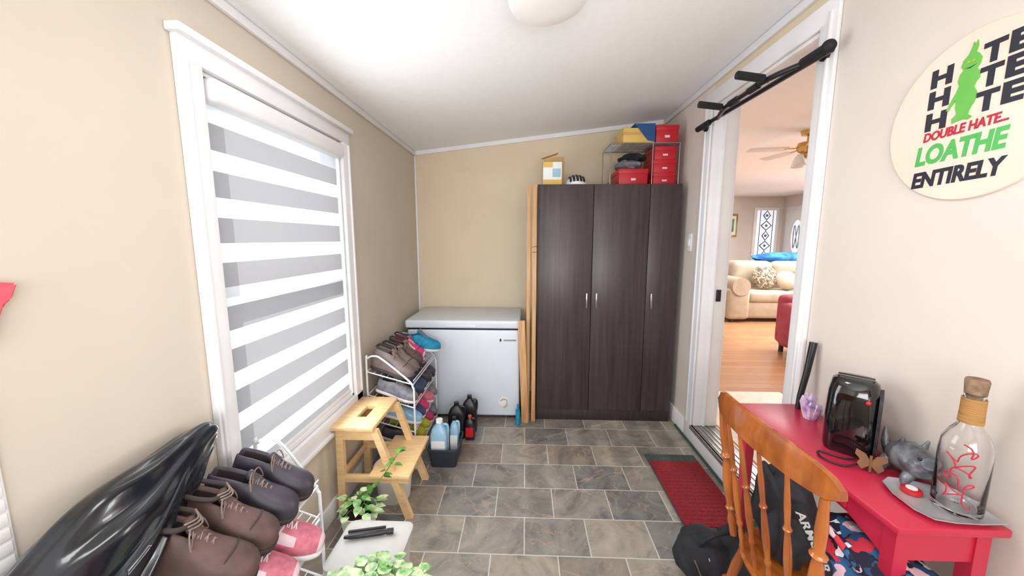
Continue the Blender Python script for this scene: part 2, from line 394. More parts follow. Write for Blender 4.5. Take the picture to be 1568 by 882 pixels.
b=B('door_1')
b.box((XR-.016,1.56,.125),(XR,1.65,2.30),M_white,.005); b.box((XR-.016,2.52,.125),(XR,2.61,2.30),M_white,.005)
b.box((XR-.016,1.56,2.29),(XR,2.61,2.38),M_white,.005)
b.box((XR-.024,1.585,.13),(XR-.014,1.60,2.33),M_white,.004); b.box((XR-.024,2.57,.13),(XR-.014,2.585,2.33),M_white,.004)
b.box((XR,1.65,.13),(XR+.15,1.668,2.29),M_white,.002); b.box((XR,2.502,.13),(XR+.15,2.52,2.29),M_white,.002); b.box((XR,1.65,2.272),(XR+.15,2.52,2.29),M_white,.002)
b.box((XR+.06,2.49,.13),(XR+.075,2.503,2.27),M_white,.002)
b.box((XR-.02,1.65,.10),(XR+.16,2.52,.128),M_alum,.004)
for i in range(4): b.box((XR+.01+.03*i,1.66,.128),(XR+.02+.03*i,2.51,.132),M_alum)
b.box((XR+.09,2.49,1.03),(XR+.12,2.503,1.11),M_black,.003)
b.box((XR+.15,1.56,.13),(XR+.165,1.66,2.36),M_white); b.box((XR+.15,2.51,.13),(XR+.165,2.61,2.36),M_white)
b.done()

# ---------------------------------------------------------------- living room beyond door
LX0,LX1,LY0,LY1,LZ=1.35,8.2,.2,9.2,2.46
trimbox('floor_living',(LX0,LY0,.03),(LX1,LY1,.13),M_plank,0)
trimbox('ceiling_living',(LX0,LY0,LZ),(LX1,LY1,LZ+.1),M_ceil,0)
trimbox('wall_living_far',(LX0,LY1,.03),(LX1,LY1+.1,LZ+.1),M_liv,0)
b=B('wall_living_side'); b.box((LX1,LY0,.03),(LX1+.1,4.2,LZ+.1),M_liv); b.box((LX1,6.2,.03),(LX1+.1,LY1,LZ+.1),M_liv); b.box((LX1,4.2,.03),(LX1+.1,6.2,.5),M_liv); b.box((LX1,4.2,2.2),(LX1+.1,6.2,LZ+.1),M_liv); b.done(center=False)
trimbox('wall_living_near',(LX0,LY0-.1,.03),(LX1,LY0,LZ+.1),M_liv,0)
trimbox('wall_living_left',(LX0-.1,YB+.12,.03),(LX0,LY1,LZ+.1),M_liv,0)
PX=6.19
trimbox('wall_partition',(PX,7.6,.13),(PX+.12,LY1-.001,LZ-.001),M_liv,0)
b=B('window_3')
b.box((5.5,LY1-.03,.8),(6.08,LY1-.001,2.2),M_white,.005); b.box((5.57,LY1-.036,.87),(6.01,LY1-.028,2.13),M_glowglass)
for i in range(5):
    zc=1.05+.24*i; w=.12 if i%2 else .08
    b.tube([(5.79-w,LY1-.042,zc),(5.79,LY1-.042,zc+.11),(5.79+w,LY1-.042,zc),(5.79,LY1-.042,zc-.11),(5.79-w,LY1-.042,zc)],.011,M_bluebox,6)
    b.sph((5.79,LY1-.042,zc),.03,M_fig,u=10,v=8)
for x in(5.64,5.94): b.box((x-.006,LY1-.042,.87),(x+.006,LY1-.036,2.13),M_black)
b.done()
b=B('door_2')
b.box((PX-.02,8.18,.13),(PX-.001,9.06,2.2),M_white,.004); b.box((PX-.035,8.25,.13),(PX-.02,8.99,2.12),M_white,.004)
Mo=Matrix.Translation((PX-.035,8.62,1.5))@Matrix.Rotation(-math.pi/2,4,'Y')@Matrix.Diagonal((2.3,1,1,1))
b.lathe([(0,0),(.19,0),(.2,.012),(.18,.018),(0,.018)],(0,0,0),M_white,32,M=Mo); b.lathe([(0,0),(.165,0),(.165,.021),(0,.021)],(0,0,0),M_glowglass,32,M=Mo)
b.tube([(PX-.06,8.62+.09*math.cos(t),1.5+.26*math.sin(t*2)) for t in [j*.3 for j in range(22)]],.009,M_fig,6)
b.sph((PX-.06,8.92,1.1),.03,M_brass)
b.done()
b=B('framed_picture'); b.box((4.80,LY1-.03,1.5),(5.12,LY1-.001,2.05),M_brass,.008); b.box((4.84,LY1-.035,1.55),(5.08,LY1-.028,2.0),M_paper); b.box((4.89,LY1-.038,1.62),(5.03,LY1-.034,1.93),M_leaf); b.done()
b=B('entry_mat'); b.box((1.37,1.55,.13),(2.2,3.1,.138),M_creammat,.003); b.done()
b=B('sofa'); z=.13
b.box((3.25,5.85,z+.06),(5.5,6.75,z+.34),M_sofa,.05,seg=3)
for x0 in(3.55,4.2,4.85):
    b.box((x0-.02,5.82,z+.32),(x0+.64,6.4,z+.5),M_sofa,.06,seg=4); b.box((x0-.02,6.3,z+.45),(x0+.64,6.72,z+.95),M_sofa,.1,seg=4)
for x0 in(3.2,5.3):
    b.box((x0,5.8,z+.05),(x0+.34,6.7,z+.55),M_sofa,.06,seg=4); b.tube([(x0+.17,5.78,z+.58),(x0+.17,6.7,z+.58)],.14,M_sofa,18)
for x in(3.3,5.4):
    for y in(5.9,6.6): b.cyl((x,y,z),(x,y,z+.07),.03,M_dwood2)
b.done()
b=B('throw_pillow'); b.sph((3.92,6.12,z+.70),(.20,.1,.20),M_cush,Matrix.Rotation(-.3,4,'X')); b.done()
b=B('throw_pillow'); b.sph((4.58,6.12,z+.70),(.20,.1,.20),M_cush,Matrix.Rotation(-.3,4,'X')); b.done()
b=B('throw_pillow'); b.sph((4.22,6.05,z+.66),(.17,.09,.16),M_sofa,Matrix.Rotation(-.4,4,'X')); b.done()
b=B('blue_blanket'); b.sph((4.5,6.55,z+1.0),(.55,.16,.09),M_blue,disp=.15,freq=3); b.sph((4.9,6.5,z+1.02),(.25,.16,.08),M_blue,disp=.15,freq=3); b.done()
b=B('upholstered_armchair'); ox=.11; oy=-.38
b.box((2.86+ox,4.05+oy,z+.08),(3.5+ox,4.7+oy,z+.42),M_pinkch,.04,seg=3); b.box((2.84+ox,4.02+oy,z+.1),(2.98+ox,4.7+oy,z+.60),M_pinkch,.05,seg=3); b.box((3.4+ox,4.02+oy,z+.1),(3.54+ox,4.7+oy,z+.6),M_pinkch,.05,seg=3); b.box((2.86+ox,4.6+oy,z+.1),(3.52+ox,4.78+oy,z+.68),M_pinkch,.06,seg=3)
for x in(2.92+ox,3.46+ox):
    for y in(4.1+oy,4.7+oy): b.cyl((x,y,z),(x,y,z+.1),.025,M_dwood2)
b.done()
b=B('ceiling_fan'); c=(2.66,3.7)
b.lathe([(0,.0),(.07,0),(.06,-.04),(.015,-.05),(.015,-.10),(.08,-.11),(.095,-.15),(.08,-.19),(.04,-.21),(.04,-.25),(0,-.25)],(c[0],c[1],LZ),M_brass,24)
for i in range(5):
    a=i*2*math.pi/5+.5; M=Matrix.Translation((c[0],c[1],LZ-.16))@Matrix.Rotation(a,4,'Z')@Matrix.Rotation(.15,4,'X')
    b.box((.1,-.012,-.003),(.2,.012,.003),M_brass,M=M); b.box((.18,-.05,-.003),(.52,.05,.003),M_white,.002,M=M)
for i in range(4):
    a=i*math.pi/2+.3; x=c[0]+.09*math.cos(a); y=c[1]+.09*math.sin(a)
    b.lathe([(.02,0),(.03,-.02),(.05,-.09),(.054,-.1),(.046,-.09),(.02,-.02)],(x,y,LZ-.22),M_dome,16)
b.done()

# ---------------------------------------------------------------- freezer
b=B('chest_freezer'); fx0,fx1,fy0,fy1=-.945,-.035,2.775,3.33
b.box((fx0+.01,fy0+.015,.03),(fx1-.01,fy1,.745),M_appl,.018,seg=3)
b.box((fx0+.018,fy0+.02,.742),(fx1-.018,fy1-.01,.757),M_dark)
b.box((fx0,fy0,.755),(fx1,fy1,.82),M_appl,.014,seg=3)
b.box((-.62,fy0-.008,.765),(-.38,fy0+.01,.785),M_appl,.005)
for x in(fx0+.06,fx1-.1):
    for y in(fy0+.06,fy1-.1): b.box((x,y,0),(x+.04,y+.04,.035),M_black)
b.box((-.17,fy0+.012,.655),(-.07,fy0+.016,.667),M_metal); b.box((-.2,fy0+.011,.652),(-.188,fy0+.016,.672),M_dark)
Mx=Matrix.Translation((-.17,fy0+.015,.15))@Matrix.Rotation(math.pi/2,4,'X')
b.lathe([(0,0),(.04,0),(.04,.006),(.032,.008),(0,.008)],(0,0,0),M_white,24,M=Mx); b.tube([(-.195,fy0+.006,.165),(-.17,fy0-.002,.185),(-.145,fy0+.006,.165),(-.15,fy0+.0,.13),(-.17,fy0-.004,.115)],.004,M_card,6,sm=4)
b.done()

# ---------------------------------------------------------------- wardrobe
b=B('wardrobe'); wx0,wx1,wy0,wy1,wt=.09,1.15,2.80,3.3,1.855
b.box((wx0,wy0+.022,0),(wx0+.018,wy1,wt),M_dwood2); b.box((wx1-.018,wy0+.022,0),(wx1,wy1,wt),M_dwood2)
b.box((wx0,wy0+.022,wt-.018),(wx1,wy1,wt),M_dwood2); b.box((wx0,wy1-.01,0),(wx1,wy1,wt),M_dwood2); b.box((wx0,wy0+.022,.085),(wx1,wy1,.1),M_dwood2)
b.box((wx0,wy0+.01,0),(wx1,wy0+.026,.088),M_dwood2,.001)
xs=[wx0,.505,.918,wx1]
for i in range(3): b.box((xs[i]+.002,wy0,.092),(xs[i+1]-.002,wy0+.019,wt-.004),M_dwood,.0015)
for x in(.468,.542,.955):
    b.box((x-.006,wy0-.026,.925),(x+.006,wy0-.02,1.04),M_metal,.002); b.box((x-.005,wy0-.022,.93),(x+.005,wy0,.94),M_metal); b.box((x-.005,wy0-.022,1.025),(x+.005,wy0,1.035),M_metal)
b.done()
b=B('timber_strip'); b.box((.008,2.79,0),(.036,2.81,1.84),M_pinev,.002); b.done()
b=B('timber_strip'); b.box((.05,2.77,0),(.082,2.79,1.85),M_pinev,.002)
for z in(1.35,1.39): b.tube([(.048,2.77,z),(.084,2.766,z+.004),(.084,2.792,z)],.0015,M_dark,6)
b.done()
b=B('timber_strip'); b.box((-.025,2.74,0),(.03,2.757,.83),M_pinev,.002,M=Matrix.Translation((.0,2.74,0))@Matrix.Rotation(-.04,4,'Y')@Matrix.Translation((0,-2.74,0))); b.done()

z=wt
b=B('product_box'); b.box((.13,2.86,z),(.27,2.98,z+.17),M_paper,.002); b.box((.13,2.857,z+.0),(.27,2.86,z+.04),M_yelbox); b.box((.13,2.857,z+.13),(.2,2.86,z+.17),M_yelbox); b.box((.2,2.856,z+.06),(.26,2.86,z+.12),M_jug); b.done()
b=B('cardboard_box'); b.box((.13,2.99,z),(.3,3.1,z+.2),M_card,.002); b.box((.12,2.93,0),(.25,2.99,.003),M_card,M=Matrix.Translation((0,0,z+.23))@Matrix.Translation((.18,2.99,0))@Matrix.Rotation(-.3,4,'Y')@Matrix.Translation((-.18,-2.99,0))); b.box((.15,3.0,z+.2),(.3,3.1,z+.235),M_card,.002); b.done()
b=B('bicycle_helmet'); b.sph((.385,2.93,z),(.085,.12,.075),M_paper,half=True)
for i in range(5):
    t=-.6+.3*i; b.tube([(.385+.086*math.sin(t),2.93+.121*math.cos(t)*math.sin(a),z+.004+.074*math.cos(t)*math.cos(a)) for a in[-1.3,-.8,-.3,.2,.7,1.2]],.009,M_black,6,sm=3)
b.done()
b=B('wire_shelf'); sx0,sx1,sy0,sy1=.63,1.135,2.86,3.15
for x in(sx0,.94,sx1):
    for y in(sy0,sy1): b.cyl((x,y,z),(x,y,z+.30),.004,M_steelw,seg=8)
for y in(sy0,sy1): b.cyl((sx0,y,z+.3),(sx1,y,z+.3),.004,M_steelw,seg=8)
for x in(sx0,sx1): b.cyl((x,sy0,z+.3),(x,sy1,z+.3),.004,M_steelw,seg=8); b.cyl((x,sy0,z+.02),(x,sy1,z+.02),.003,M_steelw,seg=8)
for i in range(1,9): b.cyl((sx0,sy0+i*.032,z+.3),(sx1,sy0+i*.032,z+.3),.002,M_steelw,seg=6)
for i in range(1,9): b.cyl((sx0+i*.056,sy0,z+.3),(sx0+i*.056,sy1,z+.3),.002,M_steelw,seg=6)
b.done()
def shoebox(a,c,m,lid=None,name='shoe_box'):
    b=B(name); lid=lid or m; h=c[2]-a[2]
    b.box((a[0]+.003,a[1]+.003,a[2]),(c[0]-.003,c[1]-.003,c[2]-.01),m,.001); b.box((a[0],a[1],c[2]-h*.28),c,lid,.002)
    cx=(a[0]+c[0])/2; b.box((cx-.018,a[1]-.001,a[2]+h*.28),(cx+.018,a[1]+.002,a[2]+h*.42),M_pinkd); b.done()
shoebox((.70,2.88,z),(.92,3.14,z+.12),M_redbox); shoebox((.955,2.875,z),(1.125,3.14,z+.09),M_redbox); shoebox((.955,2.88,z+.09),(1.125,3.14,z+.185),M_redbox); shoebox((.957,2.875,z+.185),(1.12,3.14,z+.28),M_redbox)
b=B('folded_clothes'); b.sph((.8,3.0,z+.16),(.1,.12,.04),M_grey,disp=.3,freq=3); b.sph((.82,2.98,z+.21),(.1,.12,.03),M_fabB,disp=.3,freq=3); b.done()
b=B('shoe_box'); b.box((.72,2.87,z+.306),(.95,3.12,z+.41),M_yelbox,.002); b.box((.718,2.868,z+.36),(.85,2.9,z+.38),M_card,.001)
b.raw([(.80,2.866,z+.44),(.952,2.866,z+.44),(.952,2.866,z+.31),(.90,2.866,z+.32),(.80,3.1,z+.44),(.952,3.1,z+.44),(.952,3.1,z+.31),(.90,3.1,z+.32)],[(0,3,2,1),(0,1,5,4),(1,2,6,5),(2,3,7,6),(3,0,4,7),(4,5,6,7)],M_bluebox); b.done()
shoebox((.96,2.875,z+.306),(1.13,3.14,z+.43),M_redbox)

b=B('light_switch'); b.box((XR-.012,2.70,1.36),(XR,2.77,1.49),M_white,.004); b.box((XR-.018,2.72,1.4),(XR-.011,2.75,1.45),M_paper,.003); b.done()

b=B('ceiling_light'); cx,cy=.07,1.40; Mx=Matrix.Translation((cx,cy,CZ(cx)))@Matrix.Rotation(-math.atan(.1111),4,'Y')
b.lathe([(0,0),(.15,0),(.15,-.022),(.147,-.025),(.142,-.06),(.13,-.085),(.09,-.10),(.04,-.106),(0,-.107)],(0,0,0),M_dome,40,M=Mx); b.done()

# ---------------------------------------------------------------- pull up bar
b=B('pull_up_bar'); X=1.15; z=2.17
b.cyl((X,1.53,z-.01),(X,2.59,z+.01),.012,M_black)
for y,y2 in((1.53,1.66),(2.44,2.59)): b.cyl((X-.012,y,z),(X-.012,y2,z),.018,M_rub)
b.sph((X-.012,1.53,z),.024,M_rub,u=14,v=10)
b.tube([(X-.0,1.66,z),(X-.06,1.80,z-.005),(X-.07,1.98,z-.01),(X-.06,2.16,z-.005),(X,2.36,z)],.0125,M_black,10,sm=4)
for y in(1.82,2.18):
    b.tube([(X-.05,y,z-.005),(X-.10,y-.015,z+.0),(X-.21,y-.04,z+.005)],.011,M_black,10,sm=3); b.cyl((X-.08,y-.012,z),(X-.21,y-.04,z+.005),.0175,M_rub)
for y,y2 in((1.86,1.93),(2.03,2.10)): b.cyl((X-.068,y,z-.008),(X-.068,y2,z-.008),.0165,M_rub)
for y in(1.6,2.56): b.cyl((X,y,z),(1.184,y,z),.014,M_black); b.cyl((1.172,y,z),(1.184,y,z),.022,M_rub)
b.done()

# ---------------------------------------------------------------- sign
sy,sz,sr=1.075,1.78,.222
b=B('round_wall_sign'); b.lathe([(0,0),(sr,0),(sr,.007),(sr-.002,.009),(0,.009)],(0,0,0),M_sign,72,M=Matrix.Translation((XR,sy,sz))@Matrix.Rotation(-math.pi/2,4,'Y'))
sign=b.done()
FN=lambda u,v,w:(XR-w,sy-u,sz+v)
def text(body,x0,x1,v,h,m,skew=.0,off=.045,rot=0.0):
    me,ax,bx,ay,by=textmesh(body,skew,off)
    for q in me.vertices:
        u=x0+(q.co.x-ax)/(bx-ax)*(x1-x0); w=v-h/2+(q.co.y-ay)/(by-ay)*h+rot*u
        zz=.009+(.0015 if q.co.z>0 else 0.0)
        q.co=Vector(FN(u,w,zz))-sign.location
    me.materials.append(m)
    nm='lettering_'+body.lower().replace('.','').replace(' ','_')
    o=bpy.data.objects.new(nm,me); COL.objects.link(o); o.parent=sign
for i,v in enumerate((.142,.083,.022)):
    text('H',-.116,-.062,v-.012,.05,M_ink,off=.05); text('T',.004,.052,v+.004,.052,M_ink,off=.05); text('E',.058,.100,v+.008,.052,M_ink,off=.05)
text('DOUBLE HATE...',-.115,.08,-.028,.026,M_inkr,.1,rot=.04,off=.03)
text('LOATHE',-.130,.085,-.080,.056,M_inkg,.1,off=.04,rot=.04); text('ENTIRELY',-.132,.09,-.150,.046,M_ink,.1,off=.04,rot=.04)
# green cartoon figure: furry tuft, round head, long arm and pot belly
g=[(-.040,-.010),(-.012,-.006),(.004,-.010),(.014,-.004),(.002,.004),(.006,.018),(.016,.034),(.018,.056),(.008,.072),(.012,.084),(.020,.092),(.018,.108),(.008,.118),(.016,.128),(.018,.142),(.008,.156),(.000,.162),(.004,.176),(.000,.192),(-.006,.180),(-.010,.190),(-.014,.174),(-.020,.160),(-.032,.150),(-.036,.136),(-.028,.124),(-.036,.116),(-.040,.100),(-.034,.086),(-.040,.070),(-.054,.046),(-.062,.030),(-.056,.026),(-.046,.040),(-.038,.052),(-.036,.030),(-.030,.012),(-.042,.002)]
g=[(u*.85-.012,v) for u,v in g]
b=B('green_character'); b.prism(g,FN,.0085,.0112,M_grinch)
for u in(-.026,-.014): b.prism([(u+.004*math.cos(t*.785),.142+.0025*math.sin(t*.785)) for t in range(8)],FN,.0112,.0120,M_yel)
b.prism([(-.034,.128),(-.020,.124),(-.006,.130),(-.020,.127)],FN,.0112,.0120,M_ink)
b.done(parent=sign)

# ---------------------------------------------------------------- desk
b=B('red_desk'); dx0,dx1,dy0,dy1,dz=.912,1.18,.84,1.53,.752
b.box((dx0,dy0,dz-.022),(dx1,dy1,dz),M_red,.005)
for x in(dx0+.02,dx1-.055):
    for y in(dy0+.02,dy1-.055):
        b.loft([[(x+.0175+s*hx,y+.0175+t*hx,zz) for s,t in((-1,-1),(1,-1),(1,1),(-1,1))] for zz,hx in((0,.013),(dz-.15,.0175),(dz-.022,.0175))],M_red)
ap=[(dy0+.05,dz-.022),(dy1-.05,dz-.022),(dy1-.05,dz-.12),(dy1-.09,dz-.105),(dy1-.16,dz-.085),(1.18,dz-.078),(dy0+.16,dz-.085),(dy0+.09,dz-.105),(dy0+.05,dz-.12)]
b.prism(ap,lambda u,v,w:(w,u,v),dx0+.022,dx0+.038,M_red)
b.box((dx1-.04,dy0+.05,dz-.12),(dx1-.025,dy1-.05,dz-.022),M_red)
b.box((dx0+.05,dy0+.025,dz-.11),(dx1-.05,dy0+.04,dz-.022),M_red); b.box((dx0+.05,dy1-.04,dz-.11),(dx1-.05,dy1-.025,dz-.022),M_red)
b.box((dx0+.014,1.0,dz-.074),(dx0+.022,1.36,dz-.03),M_red,.003); b.sph((dx0+.006,1.06,dz-.052),.010,M_red); b.sph((dx0+.006,1.3,dz-.052),.010,M_red)
b.done()

b=B('wooden_spindle_chair')
def seatring(z,k):
    out=[]
    for i in range(32):
        a=2*math.pi*i/32; c=math.cos(a); s=math.sin(a)
        out.append((.875+k*.19*(abs(c)**.75)*(1 if c>0 else -1),.99+k*(.205+.015*c)*(abs(s)**.75)*(1 if s>0 else -1),z))
    return out
b.loft([seatring(.425,.86),seatring(.432,.97),seatring(.447,1),seatring(.458,.97),seatring(.455,.8),seatring(.447,.4)],M_honey)
def turned(p0,p1,r):
    p0=Vector(p0);p1=Vector(p1)
    prof=[(0,.7),(.06,.75),(.12,.95),(.18,.7),(.22,1.15),(.25,.8),(.4,1.2),(.52,1.0),(.6,.75),(.63,1.25),(.66,.75),(.8,.9),(.92,.7),(1,.6)]
    b.tube([p0.lerp(p1,t) for t,_ in prof],[r*k for _,k in prof],M_honey,12,sm=2)
for sx,sy_ in((-1,-1),(-1,1),(1,-1),(1,1)):
    turned((.87+sx*.2,.99+sy_*.21,0),(.87+sx*.13,.99+sy_*.14,.43),.018)
for y in(.82,1.16): b.tube([(.71,y,.15),(.87,y,.15),(1.03,y,.15)],[.009,.014,.009],M_honey,10,sm=3)
b.tube([(.87,.82,.15),(.87,.99,.15),(.87,1.16,.15)],[.009,.014,.009],M_honey,10,sm=3)
def cr(t): return .680-.052*(1-t*t), .985+.245*t
rings=[]
for i in range(25):
    t=-1+i/12; x,y=cr(t); hh=.044*(1-.5*abs(t)**5); zc=.905+.022*(1-t*t); th=.0105
    if i in(0,24): hh*=.55
    rings.append([(x-th+.0,y,zc-hh*.9),(x-th-.002,y,zc),(x-th*.7,y,zc+hh*.92),(x,y,zc+hh),(x+th*.7,y,zc+hh*.92),(x+th,y,zc),(x+th,y,zc-hh*.9),(x,y,zc-hh)])
b.loft(rings,M_honey)
for t in(-.88,-.54,-.18,.18,.54,.88):
    x,y=cr(t); r=.0150 if abs(t)>.8 else .0088
    turned((.715-.01*(1-t*t),.985+.19*t,.45),(x,y,.88),r)
b.done()

# bags
b=B('black_backpack'); b.sph((.83,1.10,.59),(.08,.09,.14),M_fabB,disp=.18,freq=2.5,u=28,v=18); b.sph((.80,1.04,.55),(.06,.07,.09),M_fabB,disp=.2,freq=3)
b.tube([(.78,1.1,.72),(.74,1.08,.76),(.75,1.02,.70),(.76,1.0,.58),(.76,1.01,.5)],.008,M_fabB,8,sm=4)
me,ax,bx,ay,by=textmesh('ARMOUR',0,.03)
xa=Vector((.34,-.29,-.89)).normalized(); na=Vector((-.66,-.7,.3)); na=(na-xa*na.dot(xa)).normalized(); ya=na.cross(xa)
org=Vector((.80,1.0,.665)); Mt=Matrix.Translation(org)@Matrix(((xa.x,ya.x,na.x,0),(xa.y,ya.y,na.y,0),(xa.z,ya.z,na.z,0),(0,0,0,1)))
b.box((-.02,-.016,-.002),(.20,.016,0),M_fabB,.0005,M=Mt)
b.raw([Mt@Vector(((q.co.x-ax)/(bx-ax)*.17,((q.co.y-ay)/(by-ay)-.5)*.022,.001)) for q in me.vertices],[tuple(p.vertices) for p in me.polygons],M_paper)
b.done()
b=B('floral_tote_bag'); b.sph((.985,.955,.535),(.12,.18,.085),M_floral,disp=.22,freq=2.2,u=32,v=20); b.tube([(.90,.9,.56),(.86,.90,.62),(.86,.97,.64),(.90,1.02,.58)],.009,M_floral,8,sm=4); b.done()
b=B('black_duffel_bag'); b.sph((.78,1.42,.11),(.13,.12,.11),M_fabB,disp=.15,freq=2.5,u=28,v=18); b.sph((.90,1.38,.13),(.10,.12,.13),M_fabB,disp=.2,freq=2.5,u=28,v=18)
b.tube([(.72,1.38,.2),(.76,1.35,.27),(.84,1.36,.28),(.90,1.38,.24)],.009,M_fabB,8,sm=4)
b.tube([(.88,1.32,.25),(.88,1.27,.33),(.87,1.25,.40)],.006,M_fabB,8,sm=4)
for i in range(4): b.tube([(.68+.06*i,1.33+.01*i,.18),(.71+.06*i,1.30,.1),(.73+.06*i,1.31,.04)],.003,M_metal,5,sm=3)
b.done()

z=dz
b=B('black_device')
def rr(cx,cy,w,d,r,z,n=5,ang=0):
    out=[]
    for (sx,sy2,a0) in((1,1,0),(-1,1,90),(-1,-1,180),(1,-1,270)):
        for i in range(n):
            a=math.radians(a0+90*i/(n-1)); px=sx*(w/2-r)+r*math.cos(a); py=sy2*(d/2-r)+r*math.sin(a)
            out.append((cx+px*math.cos(ang)-py*math.sin(ang),cy+px*math.sin(ang)+py*math.cos(ang),z))
    return out
A=-.75
b.loft([rr(1.085,1.19,.12,.11,.03,z+.0,ang=A),rr(1.085,1.19,.13,.12,.035,z+.015,ang=A),rr(1.085,1.19,.134,.122,.04,z+.12,ang=A),rr(1.085,1.19,.128,.118,.045,z+.2,ang=A),rr(1.085,1.19,.115,.102,.045,z+.238,ang=A),rr(1.085,1.19,.088,.073,.034,z+.25,ang=A)],M_gloss)
M0=Matrix.Translation((1.085,1.19,z))@Matrix.Rotation(A,4,'Z')
b.loft([[tuple(M0@Vector((.0685*kx,yy,zz))) for yy,zz in((-.05,.02),(.05,.02),(.055,.12),(.045,.2),(.0,.225),(-.045,.2),(-.055,.12))] for kx in(.86,.99)],M_carbon)
b.box((-.045,-.02,.247),(.045,-.012,.252),M_black,.002,M=M0); b.box((-.045,.01,.247),(.045,.018,.252),M_black,.002,M=M0); b.sph(tuple(M0@Vector((.035,-.060,.19))),.007,M_redbox)
b.tube([(1.07,1.12,z+.01),(1.02,1.12,z+.006),(.97,1.16,z+.006),(.95,1.12,z+.006),(.99,1.08,z+.006),(1.06,1.09,z+.02)],.003,M_black,6,sm=5)
b.done()
b=B('flashlight'); b.tube([(1.135,1.485,z+.0),(1.14,1.487,z+.05),(1.16,1.49,z+.16),(1.168,1.492,z+.22),(1.176,1.494,z+.28)],[.010,.011,.012,.013,.014],M_black,14); b.done()
b=B('purple_crystal'); 
for i in range(9):
    a=i*.8; dx=.024*math.cos(a)*(i>0); dy=.024*math.sin(a)*(i>0); h=.105-.006*i
    b.tube([(1.12+dx*.4,1.40+dy*.4,z),(1.12+dx,1.40+dy,z+h*.75),(1.12+dx*1.2,1.40+dy*1.2,z+h)],[.013,.015,.002],M_purp,6)
b.done()
b=B('seal_figurine')
b.tube([(1.145,1.115,z+.03),(1.145,1.09,z+.045),(1.14,1.05,z+.055),(1.13,1.01,z+.06),(1.12,.985,z+.075),(1.11,.972,z+.085)],[.012,.035,.050,.042,.030,.016],M_fig,16,sm=4)
b.tube([(1.145,1.115,z+.03),(1.15,1.135,z+.06),(1.16,1.15,z+.10)],[.012,.012,.003],M_fig,10,sm=3)
for y in(1.09,1.02): b.tube([(1.12,y,z+.03),(1.09,y-.01,z+.01),(1.07,y-.03,z+.005)],[.018,.012,.004],M_fig,10,sm=3)
b.tube([(1.16,1.04,z+.08),(1.165,1.03,z+.12)],[.012,.003],M_fig,10); b.tube([(1.13,1.07,z+.08),(1.125,1.06,z+.115)],[.012,.003],M_fig,10)
b.sph((1.097,.985,z+.092),.005,M_black,u=8,v=6)
b.done()
b=B('butterfly_ornament'); M0=Matrix.Translation((1.045,1.065,z+.028))@Matrix.Rotation(-.75,4,'Z')@Matrix.Rotation(1.0,4,'X')
wing=[(0,0),(.012,.022),(.034,.03),(.036,.014),(.024,.002),(.03,-.012),(.018,-.026),(.004,-.012)]
for s in(1,-1): b.raw([tuple(M0@Vector((s*u,v,w))) for w in(0,.003) for u,v in wing],[tuple(range(8)),tuple(range(15,7,-1))]+[(k,(k+1)%8,8+(k+1)%8,8+k) for k in range(8)],M_rust)
b.tube([tuple(M0@Vector((0,-.028,0))),tuple(M0@Vector((0,.02,.002)))],.004,M_rust); b.done()
b=B('silver_tray')
tr=[(1.170,.845),(1.172,.88),(1.165,.95),(1.14,.985),(1.10,1.01),(1.055,1.02),(1.02,1.0),(1.0,.95),(.995,.89),(1.01,.855),(1.05,.845),(1.11,.842)]
cx=sum(p[0] for p in tr)/12; cy=sum(p[1] for p in tr)/12
b.loft([[(cx+(p[0]-cx)*k,cy+(p[1]-cy)*k,z+h) for p in tr] for k,h in((.7,.001),(.8,.003),(1.0,.012),(1.0,.014),(.8,.006),(.7,.005))],M_silver); b.done()
b=B('red_tin'); b.lathe([(0,0),(.020,0),(.022,.002),(.022,.010),(.019,.012),(0,.012)],(1.065,.965,z+.006),M_redbox,24); b.lathe([(0,0),(.012,0),(.012,.002),(0,.002)],(1.065,.965,z+.0185),M_paper,20); b.done()
b=B('glass_bottle'); cx,cy,zb=1.115,.905,z+.0065
b.lathe([(0,.006),(.02,.002),(.040,0),(.0455,.006),(.046,.02),(.046,.16),(.044,.185),(.034,.21),(.02,.232),(.0165,.25),(.0165,.30),(.019,.302),(.019,.31),(.0135,.31),(.0135,.25),(.017,.23),(.031,.207),(.041,.183),(.0425,.16),(.0425,.02),(.036,.008),(0,.011)],(cx,cy,zb),M_glass,32)
b.done()
b=B('bottle_stopper'); b.lathe([(0,.262),(.013,.262),(.0132,.31),(.019,.312),(.021,.345),(.019,.35),(0,.35)],(cx,cy,zb),M_cork,20); b.lathe([(.0172,.235),(.0225,.237),(.0215,.27),(.0215,.30),(.0172,.30),(.0172,.25)],(cx,cy,zb),M_twine,24)
def scr(a,h): return (cx+.0475*math.cos(a),cy+.0475*math.sin(a),zb+h)
pts=[scr(3.75+.45*math.sin(t*1.1)+.12*math.sin(t*4.1),.18-.0075*t+.012*math.cos(t*2.9)) for t in [j*.3 for j in range(64)]]
b.tube(pts,.0016,M_inkr,5,sm=2); b.done()

